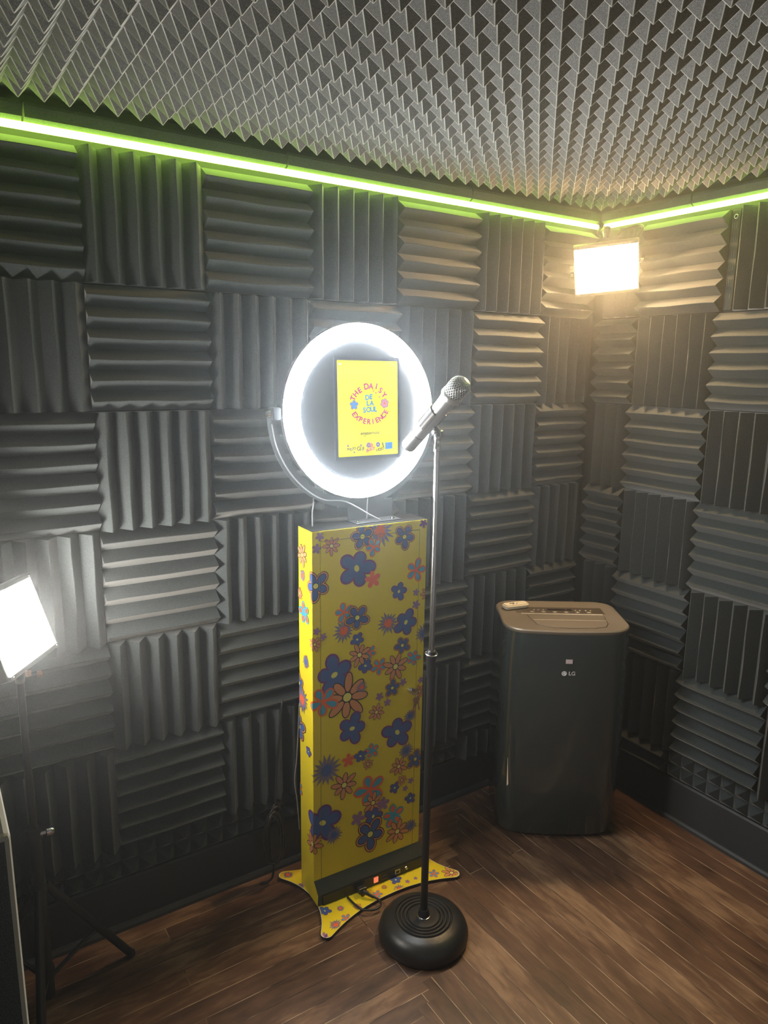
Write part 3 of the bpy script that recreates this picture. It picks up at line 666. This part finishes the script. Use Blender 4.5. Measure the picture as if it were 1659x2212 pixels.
# power cord
cord = thing('power_cord', 'black power cord plugged into the booth foot and looping over its base plate', 'power cord', booth_M @ Vector((.139, -.0382, .030)), (0, 0, math.radians(-2.51)))
bm = bbox(-.014, .014, -.018, 0, -.009, .009, .0025, 2); link('plug', bm, M_wire, cord)
bm = bmesh.new(); tube(bm, spline([(.002, -.017, 0), (.010, -.032, -.004), (.022, -.045, -.010)], 6), [.0065]*6+[.005]*7, 12); link('strain_relief', bm, M_wire, cord, smooth=True)
bm = bmesh.new(); tube(bm, spline([(.020, -.043, -.009), (.032, -.058, -.014), (.026, -.080, -.0145), (0, -.086, -.0145), (-.028, -.070, -.0145), (-.040, -.040, -.0145), (-.045, -.012, -.0135), (-.046, -.003, -.013)], 10), .0034, 10); link('cable', bm, M_wire, cord, smooth=True)
# coil of cable hanging behind the booth
coil = thing('cable_coil', 'loose coil of black cable hanging by the baseboard behind the yellow booth', 'cable', (-1.385, -.085, .0))
rn = random.Random(3)
for q in range(5):
    bm = bmesh.new(); ph = rn.uniform(0, .8); ww = rn.uniform(.022, .034); hh = rn.uniform(.07, .11)
    tube(bm, spline([(ww*math.cos(a)+rn.uniform(-.004, .004)+.006*q-.01, .008*math.sin(a*2+ph)+q*.006-.01, .165+hh*math.sin(a)) for a in [k*PI/6 for k in range(13)]], 5), .0036, 8); link('cable_loop', bm, M_wire, coil, smooth=True)
bm = bmesh.new(); tube(bm, spline([(.01, .01, .255), (.02, .02, .33), (.03, .03, .40), (.05, .03, .6)], 6), .0036, 8); link('cable', bm, M_wire, coil, smooth=True)
bm = bmesh.new(); tube(bm, spline([(0, 0, .07), (-.005, .0, .03), (-.015, .01, .008), (-.04, .02, .0045)], 6), .0036, 8); link('cable', bm, M_wire, coil, smooth=True)

# ---------------------------------------------------------------- microphone stand
MX, MY = -1.111, -.504
st = thing('microphone_stand', 'straight black microphone stand with heavy round ridged base in front of the booth', 'microphone stand', (MX, MY, 0))
bm = bmesh.new()
prof = [(0, .004), (.112, .004), (.120, .0), (.1255, .004), (.1285, .014), (.1285, .024), (.125, .036), (.118, .047), (.108, .0555), (.098, .0605), (.090, .0625)]
for rr in (.080, .069, .058, .047):
    prof += [(rr+.0055, .0645), (rr+.003, .0648), (rr+.0005, .0605), (rr-.0015, .0605), (rr-.0035, .0648)]
prof += [(.036, .0655), (.028, .0655), (0, .0655)]
lathe(bm, prof, 96); base = link('base', bm, M_satin, st, smooth=True, auto=45)
bm = bmesh.new(); lathe(bm, [(.0, .064), (.0165, .064), (.0165, .074), (.0145, .077), (.0145, .086), (.0125, .089), (0, .089)], 32); link('base_collar', bm, M_black, st, smooth=True, auto=35)
bm = bmesh.new(); lathe(bm, [(.0168, .0655), (.019, .0655), (.019, .068), (.0168, .0685)], 32); link('base_washer', bm, M_chrome, base, smooth=True, auto=35)
bm = bmesh.new(); lathe(bm, [(.0103, .085), (.0103, .800), (.0, .800)], 28); link('lower_tube', bm, M_blackm, st, smooth=True, auto=40)
bm = bmesh.new(); lathe(bm, [(.0, .795), (.0118, .795), (.0125, .80), (.0125, .845), (.0138, .850), (.0142, .862), (.012, .870), (.0095, .872), (0, .872)], 28); cl = link('clutch', bm, M_black, st, smooth=True, auto=35)
bm = bmesh.new(); tube(bm, [(.016*math.cos(a), .016*math.sin(a), .862+.0015*math.sin(a)) for a in [k*PI/10 for k in range(21)]], .0016, 8); link('clutch_ring', bm, M_chrome, cl, smooth=True)
bm = bmesh.new(); lathe(bm, [(.0072, .870), (.0072, 1.418), (0, 1.418)], 24); link('upper_tube', bm, M_chrome, st, smooth=True, auto=40)
bm = bmesh.new(); lathe(bm, [(0, 1.398), (.0085, 1.398), (.0095, 1.401), (.0095, 1.412), (.008, 1.415), (.0075, 1.425), (.0095, 1.428), (.0095, 1.436), (0, 1.437)], 24); link('thread_adapter', bm, M_chrome, st, smooth=True, auto=35)
# clip and microphone share the tilted axis
D = Vector((.09, -.741, .662)).normalized()
mc = Vector((MX-.0125, MY+.008, 1.4805))
zax = D; xax = Vector((1, 0, 0)); xax = (xax-zax*xax.dot(zax)).normalized(); yax = zax.cross(xax)
Mm = Matrix((xax, yax, zax)).transposed().to_4x4(); Mm.translation = mc
Tst = Matrix.Translation((-MX, -MY, 0))
bm = bmesh.new()
for k in range(22):                                    # C-shaped clip sleeve around the handle
    a0 = math.radians(-40+k*(260/22)); a1 = math.radians(-40+(k+1)*(260/22))
    for (r0, r1) in ((.0203, .0235),):
        q = [(r0, a0), (r1, a0), (r1, a1), (r0, a1)]
        va = [bm.verts.new(Tst @ Mm @ Vector((r*math.cos(a), r*math.sin(a), -.030))) for r, a in q]; vb = [bm.verts.new(Tst @ Mm @ Vector((r*math.cos(a), r*math.sin(a), .028))) for r, a in q]
        bm.faces.new(va); bm.faces.new(vb[::-1])
        for i in range(4): bm.faces.new((va[i], vb[i], vb[(i+1) % 4], va[(i+1) % 4]))
bmesh.ops.remove_doubles(bm, verts=bm.verts, dist=.00005); bmesh.ops.recalc_face_normals(bm, faces=bm.faces)
clip_ = link('microphone_clip', bm, M_black, st, smooth=True, auto=30)
bm = bmesh.new(); tube(bm, [(0, 0, 1.430), (0, .002, 1.448), (-.006, .010, 1.462)], [.0075, .0085, .008], 16); link('clip_hinge', bm, M_grey, clip_, smooth=True, auto=40)
bm = bmesh.new(); lathe(bm, [(0, -.014), (.0045, -.014), (.0055, -.011), (.0055, .011), (.0045, .014), (0, .014)], 16, Matrix.Translation((0, .002, 1.446)) @ Matrix.Rotation(PI/2, 4, 'Y')); link('hinge_screw', bm, M_chrome, clip_, smooth=True, auto=40)
mic = thing('microphone', 'silver-headed handheld microphone held in the clip on top of the stand', 'microphone', mc)
Mi = Matrix.Translation(-mc) @ Mm
bm = bmesh.new(); lathe(bm, [(0, -.118), (.0165, -.118), (.0188, -.1165), (.0194, -.113), (.0197, -.06), (.0198, .0), (.0200, .050), (.0215, .068), (.0240, .080), (.0245, .083)], 48, Mi)
link('handle', bm, mat('mic_handle_grey', (.28, .29, .30, 1), .33, .7), mic, smooth=True, auto=35)
bm = bmesh.new(); lathe(bm, [(.0196, -.064), (.02, -.0635), (.02, -.0625), (.0196, -.062)], 48, Mi); link('battery_seam', bm, M_black, mic)
bm = bmesh.new(); lathe(bm, [(.0215, .0795), (.0262, .0800), (.0274, .082), (.0274, .092), (.0262, .094), (.0215, .0942)], 48, Mi); link('collar', bm, M_silver, mic, smooth=True, auto=35)
# woven grille: wire mesh over a dark core
def grille_mat():
    m = bpy.data.materials.new('woven_grille'); m.use_nodes = True; nt = m.node_tree; N = nt.nodes; L = nt.links; b = N['Principled BSDF']
    b.inputs['Base Color'].default_value = (.62, .62, .63, 1); b.inputs['Metallic'].default_value = 1; b.inputs['Roughness'].default_value = .3; return m
bm = bmesh.new(); lathe(bm, [(.0215, .093), (.0228, .10), (.0232, .115), (.0222, .124), (.018, .133), (.011, .1385), (0, .1405)], 32, Mi); link('grille_core', bm, mat('grille_core_grey', (.025, .025, .027, 1), .6, .2), mic, smooth=True)
bm = bmesh.new()
def gp(t, a):                                          # profile of the head
    pr = [(.0250, .092), (.0264, .100), (.0268, .112), (.0262, .122), (.0225, .1325), (.0145, .1395), (.002, .1422)]
    x = t*(len(pr)-1); i = min(int(x), len(pr)-2); f_ = x-i
    r = pr[i][0]*(1-f_)+pr[i+1][0]*f_; z = pr[i][1]*(1-f_)+pr[i+1][1]*f_
    return Mi @ Vector((r*math.cos(a), r*math.sin(a), z))
for k in range(24):
    for sg in (1, -1): tube(bm, [gp(t/16, 2*PI*k/24+sg*t/16*1.5) for t in range(17)], .0006, 5, False)
link('grille', bm, grille_mat(), mic, smooth=True)

# ---------------------------------------------------------------- air conditioner
ACX, ACY, AYAW = -.372, -.272, math.radians(-34)
ac = thing('air_conditioner', 'dark grey glossy portable air conditioner standing in the room corner', 'air conditioner', (ACX, ACY, 0), (0, 0, AYAW))
AH = .765
def rrect(hw, hd, r, bulge=0, n=8):
    out = []
    for cx, cy, a in ((hw-r, hd-r, 0), (-hw+r, hd-r, PI/2), (-hw+r, -hd+r, PI), (hw-r, -hd+r, 1.5*PI)):
        for k in range(n+1): out.append((cx+r*math.cos(a+k*PI/2/n), cy+r*math.sin(a+k*PI/2/n)))
    m_ = []
    N_ = len(out)
    for i in range(N_):
        a, b = out[i], out[(i+1) % N_]; m_.append(a)
        d = math.hypot(b[0]-a[0], b[1]-a[1])
        if d > .03:
            for k in range(1, 12): m_.append((a[0]+(b[0]-a[0])*k/12, a[1]+(b[1]-a[1])*k/12))
    return [(x, y-bulge*(1-(x/hw)**2) if y < -hd*.6 else y) for x, y in m_]
bm = bmesh.new(); rings = []
for z, hw, hd, r, bl in ((.014, .199, .136, .055, .020), (.022, .206, .140, .058, .022), (.20, .2135, .143, .062, .024), (.42, .2180, .145, .064, .024), (.62, .2170, .145, .064, .024), (.72, .2120, .144, .062, .022), (.752, .2090, .143, .062, .021)):
    rings.append([bm.verts.new((x, y, z)) for x, y in rrect(hw, hd, r, bl)])
for a, b in zip(rings, rings[1:]):
    for i in range(len(a)): bm.faces.new((a[i], a[(i+1) % len(a)], b[(i+1) % len(a)], b[i]))
bm.faces.new(rings[0][::-1]); bm.faces.new(rings[-1])
bmesh.ops.recalc_face_normals(bm, faces=bm.faces)
link('body', bm, M_ac, ac, smooth=True, auto=50)
bm = bmesh.new(); rings = []
for z, g_ in ((.752, .001), (.756, .004), (.762, .004), (.7655, .001), (.7660, -.004), (.7645, -.0065)):
    rings.append([bm.verts.new((x, y, z)) for x, y in rrect(.2085+g_, .1425+g_, .062+g_, .021)])
for a, b in zip(rings, rings[1:]):
    for i in range(len(a)): bm.faces.new((a[i], a[(i+1) % len(a)], b[(i+1) % len(a)], b[i]))
bm.faces.new(rings[-1]); bmesh.ops.recalc_face_normals(bm, faces=bm.faces)
top = link('top_panel', bm, M_actop, ac, smooth=True, auto=40)
tz = .7645
def strip(x0, x1, y0, y1, z0, z1, name, mt, parent): 
    bm = bmesh.new(); box(bm, x0, x1, y0, y1, z0, z1); bmesh.ops.recalc_face_normals(bm, faces=bm.faces); return link(name, bm, mt, parent)
strip(-.135, .150, .004, .0065, tz, tz+.0016, 'trim_bar', M_icon, top)
# louvre door outline as a thin dark groove inlay, with the door plate inside
dr = [(-.118, -.012), (.150, -.012), (.143, -.085), (.128, -.118), (.09, -.130), (.0, -.136), (-.06, -.130), (-.10, -.105)]
bm = bmesh.new(); prism(bm, dr, lambda u, v, d: (u, v, d), tz, tz+.0004); bmesh.ops.recalc_face_normals(bm, faces=bm.faces); link('louvre_groove', bm, M_acdark, top)
dr2 = [(.016+(u-.016)*.985, -.07+(v+.07)*.965) for u, v in dr]
bm = bmesh.new(); prism(bm, dr2, lambda u, v, d: (u, v, d), tz, tz+.0010); bmesh.ops.recalc_face_normals(bm, faces=bm.faces); lv = link('louvre', bm, M_actop, top)
strip(-.105, .145, -.0575, -.0565, tz+.001, tz+.0014, 'louvre_crease', M_icon, lv)
bm = bmesh.new(); box(bm, -.150, .160, .012, .075, tz, tz+.0006); bmesh.ops.recalc_face_normals(bm, faces=bm.faces); cp = link('control_panel', bm, mat('panel_brown', (.15, .12, .085, 1), .3, .4), top)
strip(-.035, .030, .040, .058, tz+.0006, tz+.0009, 'display', M_acdark, cp); strip(.034, .052, .040, .058, tz+.0006, tz+.0009, 'display', M_acdark, cp)
for k in range(6):
    x = -.100+k*.040
    bm = bmesh.new()
    for (a, b, c_, d_) in ((x, x+.014, .021, .022), (x, x+.014, .029, .030), (x, x+.001, .021, .030), (x+.013, x+.014, .021, .030), (x+.004, x+.010, .024, .027)): box(bm, a, b, c_, d_, tz+.0006, tz+.0010)
    link('button', bm, M_icon, cp)
for x in (-.085, -.070, -.052, .062, .078, .098, .115):
    strip(x, x+.005, .044, .048, tz+.0006, tz+.0010, 'indicator', M_icon, cp)
# front badge and sticker (front surface y at x, z)
def fy(x, z=.6): return -.145-.024*(1-(x/.217)**2)-.0006
bm = bmesh.new()
cx_, cz_ = -.002, .620
for i in range(8):
    pass
circ = [(cx_-.014+.0085*math.cos(k*PI/12), cz_+.0085*math.sin(k*PI/12)) for k in range(24)]
f = bm.faces.new([bm.verts.new((u, fy(u), v)) for u, v in circ]); f.material_index = 0
arcp = [(cx_-.014+.0060*math.cos(a), cz_+.0060*math.sin(a)) for a in [math.radians(-5+k*15) for k in range(20)]]
add_text(bm, 'L', .008, lambda p, q: (cx_-.0145+p, fy(cx_)-.0003, cz_+q), 1, .0001)
add_text(bm, 'LG', .0185, lambda p, q: (cx_+.0115+p, fy(cx_)-.0003, cz_+q), 0, .0006)
for a_, b_ in zip(arcp, arcp[1:]):
    q = [a_, b_, (cx_-.014+(b_[0]-cx_+.014)*.82, cz_+(b_[1]-cz_)*.82), (cx_-.014+(a_[0]-cx_+.014)*.82, cz_+(a_[1]-cz_)*.82)]
    bm.faces.new([bm.verts.new((u, fy(u)-.0004, v)) for u, v in q]).material_index = 1
link('logo', bm, [M_logo, M_grey], ac)
bm = bmesh.new(); box(bm, cx_-.011, cx_+.011, fy(cx_)-.0004, fy(cx_)+.001, .655, .669); bmesh.ops.recalc_face_normals(bm, faces=bm.faces); link('sticker', bm, mat('pink_sticker', (.62, .50, .50, 1), .5), ac)
# tape strip / scuff at lower left of the front
bm = bmesh.new(); f = bm.faces.new([bm.verts.new(p) for p in ((-.1835, -.1470, .30), (-.1830, -.1475, .30), (-.177, -.1508, .20), (-.182, -.1482, .193))]); link('peeling_film', bm, M_icon, ac)
for k in range(6):                                    # rear casters hidden by the skirt
    if k < 4:
        sx, sy = (-.15, .15)[k % 2], (-.10, .10)[k//2]; bm = bmesh.new(); lathe(bm, [(0, -.010), (.009, -.010), (.009, .010), (0, .010)], 16, Matrix.Translation((sx, sy, .009)) @ Matrix.Rotation(PI/2, 4, 'Y')); link('caster', bm, M_black, ac)
# remote
rm = thing('remote_control', 'cream remote control lying on the back left corner of the air conditioner', 'remote control', Vector((ACX, ACY, 0))+Matrix.Rotation(AYAW, 3, 'Z') @ Vector((-.146, .062, .7665)), (0, 0, AYAW+math.radians(22)))
bm = bmesh.new(); ro_ = rrect(.048, .020, .013, 0)
prism(bm, ro_, lambda u, v, d: (u, v, d), 0, .016); bmesh.ops.recalc_face_normals(bm, faces=bm.faces); bmesh.ops.bevel(bm, geom=[e for e in bm.edges if abs(e.verts[0].co.z-e.verts[1].co.z) < 1e-6], offset=.004, segments=3, affect='EDGES')
link('case', bm, M_remote, rm, smooth=True, auto=40)
for (x, y, a, b) in ((-.018, .004, .008, .003), (-.006, .007, .007, .002), (-.012, -.004, .009, .003), (.003, -.003, .005, .003)):
    bm = bmesh.new(); lathe(bm, [(0, .0168), (.9, .0168), (1, .016)], 16, Matrix.Translation((x, y, 0)) @ Matrix.Diagonal((a*.6, b, 1, 1))); link('button', bm, M_black, rm)
for y in (-.006, .002, .009): strip(.008, .034, y, y+.0015, .0155, .0164, 'marking', M_icon, rm)

# ---------------------------------------------------------------- LED panel lights
def led_panel(name, label, loc, yaw, tilt, roll, glow, W_=.205, H_=.150, wired=True):
    """local: face in xz, light toward -y"""
    t = thing(name, label, 'light'); M = Matrix.Translation(loc) @ Matrix.Rotation(yaw, 4, 'Z') @ Matrix.Rotation(tilt, 4, 'X') @ Matrix.Rotation(roll, 4, 'Y'); t.matrix_world = M
    bm = bbox(-W_/2-.004, W_/2+.004, .001, .030, -H_/2-.010, H_/2+.012, .004, 2); link('housing', bm, M_lampb, t)
    bm = bbox(-W_/2, W_/2, -.002, .004, -H_/2, H_/2, .002, 2); link('diffuser', bm, glow, t)
    for sz in (-1, 1):
        z0 = sz*(H_/2+.001); bm = bbox(-W_/2-.003, W_/2+.003, -.004, .004, min(z0, z0+sz*.010), max(z0, z0+sz*.010), .001, 1); r_ = link('rim', bm, M_lampb, t)
        for sx in (-1, 1):
            bm = bmesh.new(); lathe(bm, [(0, .0012), (.0016, .0012), (.0018, 0)], 10, Matrix.Translation((sx*(W_/2-.008), -.004, z0+sz*.005)) @ Matrix.Rotation(PI/2, 4, 'X')); link('screw', bm, M_chrome, r_)
    for sx, nn in ((1, 1), (-1, 2)):
        for q in range(nn):
            bm = bmesh.new(); lathe(bm, [(0, .014), (.006, .014), (.0075, .011), (.0075, .003), (.004, .001), (.004, -.004), (0, -.004)], 18, Matrix.Translation((sx*(W_/2+.004), .015, .012-q*.022)) @ Matrix.Rotation(sx*PI/2, 4, 'Y')); link('knob', bm, M_chrome if nn == 1 else M_lampb, t, smooth=True, auto=40)
    return t, M
lamp, ML = led_panel('led_panel_light', 'warm glowing rectangular light panel mounted high in the room corner', (-.165, -.188, 1.943), math.radians(-48.8), math.radians(24.6), math.radians(-5.5), M_warm)
# ball head bracket above the corner lamp reaching up into the corner
Li = ML.inverted()
bm = bmesh.new(); tube(bm, [Li @ Vector(p) for p in ((-.165, -.185, 2.045), (-.155, -.172, 2.075), (-.120, -.130, 2.088), (-.075, -.085, 2.092), (-.05, -.05, 2.095))], .0075, 12); link('bracket_arm', bm, M_lampb, lamp, smooth=True)
for p, r_ in (((-.155, -.172, 2.072), .014), ((-.06, -.065, 2.094), .016)):
    bm = bmesh.new(); bmesh.ops.create_uvsphere(bm, u_segments=20, v_segments=12, radius=r_, matrix=Matrix.Translation(Li @ Vector(p))); link('ball_joint', bm, M_lampb, lamp, smooth=True)
bm = bmesh.new(); tube(bm, spline([Li @ Vector(p) for p in ((-.115, -.260, 2.030), (-.095, -.270, 2.070), (-.070, -.235, 2.088), (-.085, -.190, 2.080), (-.110, -.180, 2.060))], 8), .0042, 10); link('cable', bm, M_wire, lamp, smooth=True)
bm = bbox(-.008, .008, -.006, .006, -.012, .012, .002, 2, Li @ Matrix.Translation((-.105, -.235, 2.062))); link('cable_plug', bm, M_lampb, lamp)
bm = bmesh.new(); lathe(bm, [(0, .012), (.008, .012), (.0085, .008), (.0085, -.008), (.008, -.012), (0, -.012)], 16, Li @ Matrix.Translation((-.100, -.115, 2.072))); link('clamp_knob', bm, M_chrome, lamp, smooth=True, auto=40)

lamp2, M2 = led_panel('led_panel_light', 'white glowing light panel tilted on a stand at the left border', (-2.044, -.234, 1.036), math.radians(59.9), math.radians(-18.4), math.radians(3.8), M_cool, .225, .165)
# light stand
LX, LY = -2.052, -.205
ls = thing('light_stand', 'thin black tripod stand under the white light panel at the left', 'light stand', (LX, LY, 0))
bm = bmesh.new(); tube(bm, [(0, 0, .05), (0, 0, .52)], .015, 16); link('lower_pole', bm, M_blackm, ls, smooth=True, auto=40)
bm = bmesh.new(); tube(bm, [(0, 0, .50), (0, 0, .90)], .0085, 16); link('upper_pole', bm, M_blackm, ls, smooth=True, auto=40)
for z in (.505, .36, .12):
    bm = bmesh.new(); lathe(bm, [(.010, z-.016), (.018, z-.015), (.019, z), (.018, z+.015), (.010, z+.016)], 20); c_ = link('collar', bm, M_black, ls, smooth=True, auto=40)
bm = bmesh.new(); lathe(bm, [(0, .03), (.007, .03), (.010, .025), (.010, .014), (.005, .012), (.005, 0)], 16, Matrix.Translation((.012, -.01, .505)) @ Matrix.Rotation(PI/2, 4, 'Y')); link('lock_knob', bm, M_chrome, ls, smooth=True, auto=40)
for a in (.31, .31+2.094, .31-2.094):
    fx, fy_ = .225*math.cos(a), .225*math.sin(a)
    if LX+fx < -2.19: fx, fy_ = -.13, fy_
    if a > 2: fy_ = min(fy_, .135)
    bm = bmesh.new(); tube(bm, [(fx*.06, fy_*.06, .36), (fx, fy_, .012)], .0105, 10); lg = link('leg', bm, M_blackm, ls, smooth=True, auto=40)
    bm = bmesh.new(); bmesh.ops.create_uvsphere(bm, u_segments=14, v_segments=8, radius=.012, matrix=Matrix.Translation((fx, fy_, .012))); link('rubber_foot', bm, M_black, lg, smooth=True)
    bm = bmesh.new(); tube(bm, [(fx*.05, fy_*.05, .10), (fx*.60, fy_*.60, .155)], .0055, 8); link('brace', bm, M_blackm, ls, smooth=True, auto=40)
bm = bmesh.new(); tube(bm, [(0, 0, .89), (.0, -.004, .915), (.002, -.010, .935)], [.010, .013, .010], 14); link('tilt_head', bm, M_lampb, ls, smooth=True)
for k in range(2):
    bm = bmesh.new(); lathe(bm, [(0, .012), (.006, .012), (.007, .009), (.007, .002), (0, 0)], 14, Matrix.Translation((.010+.022*k, -.022, .915-.006*k)) @ Matrix.Rotation(PI/2, 4, 'Y')); link('tilt_knob', bm, mat('copper_knob_%s' % 'ab'[k], (.65, .38, .25, 1), .3, 1), ls, smooth=True, auto=40)

# ---------------------------------------------------------------- added scatter volume imitating lens bloom
if BLOOM > 0:
    bm = bmesh.new(); box(bm, -2.7, .2, -3.5, .2, -.1, CEIL+.12); bmesh.ops.recalc_face_normals(bm, faces=bm.faces)
    hm = bpy.data.materials.new('bloom_scatter'); hm.use_nodes = True; nt = hm.node_tree; nt.nodes.clear()
    o_ = nt.nodes.new('ShaderNodeOutputMaterial'); v_ = nt.nodes.new('ShaderNodeVolumeScatter'); v_.inputs['Density'].default_value = BLOOM; v_.inputs['Anisotropy'].default_value = .82
    v_.inputs['Color'].default_value = (.92, .97, 1, 1); nt.links.new(v_.outputs[0], o_.inputs['Volume'])
    hz = link('bloom_volume', bm, hm); hz['kind'] = 'stuff'; tag(hz, 'added scatter volume imitating lens bloom around the lamps of the foam-lined room', 'bloom_volume')
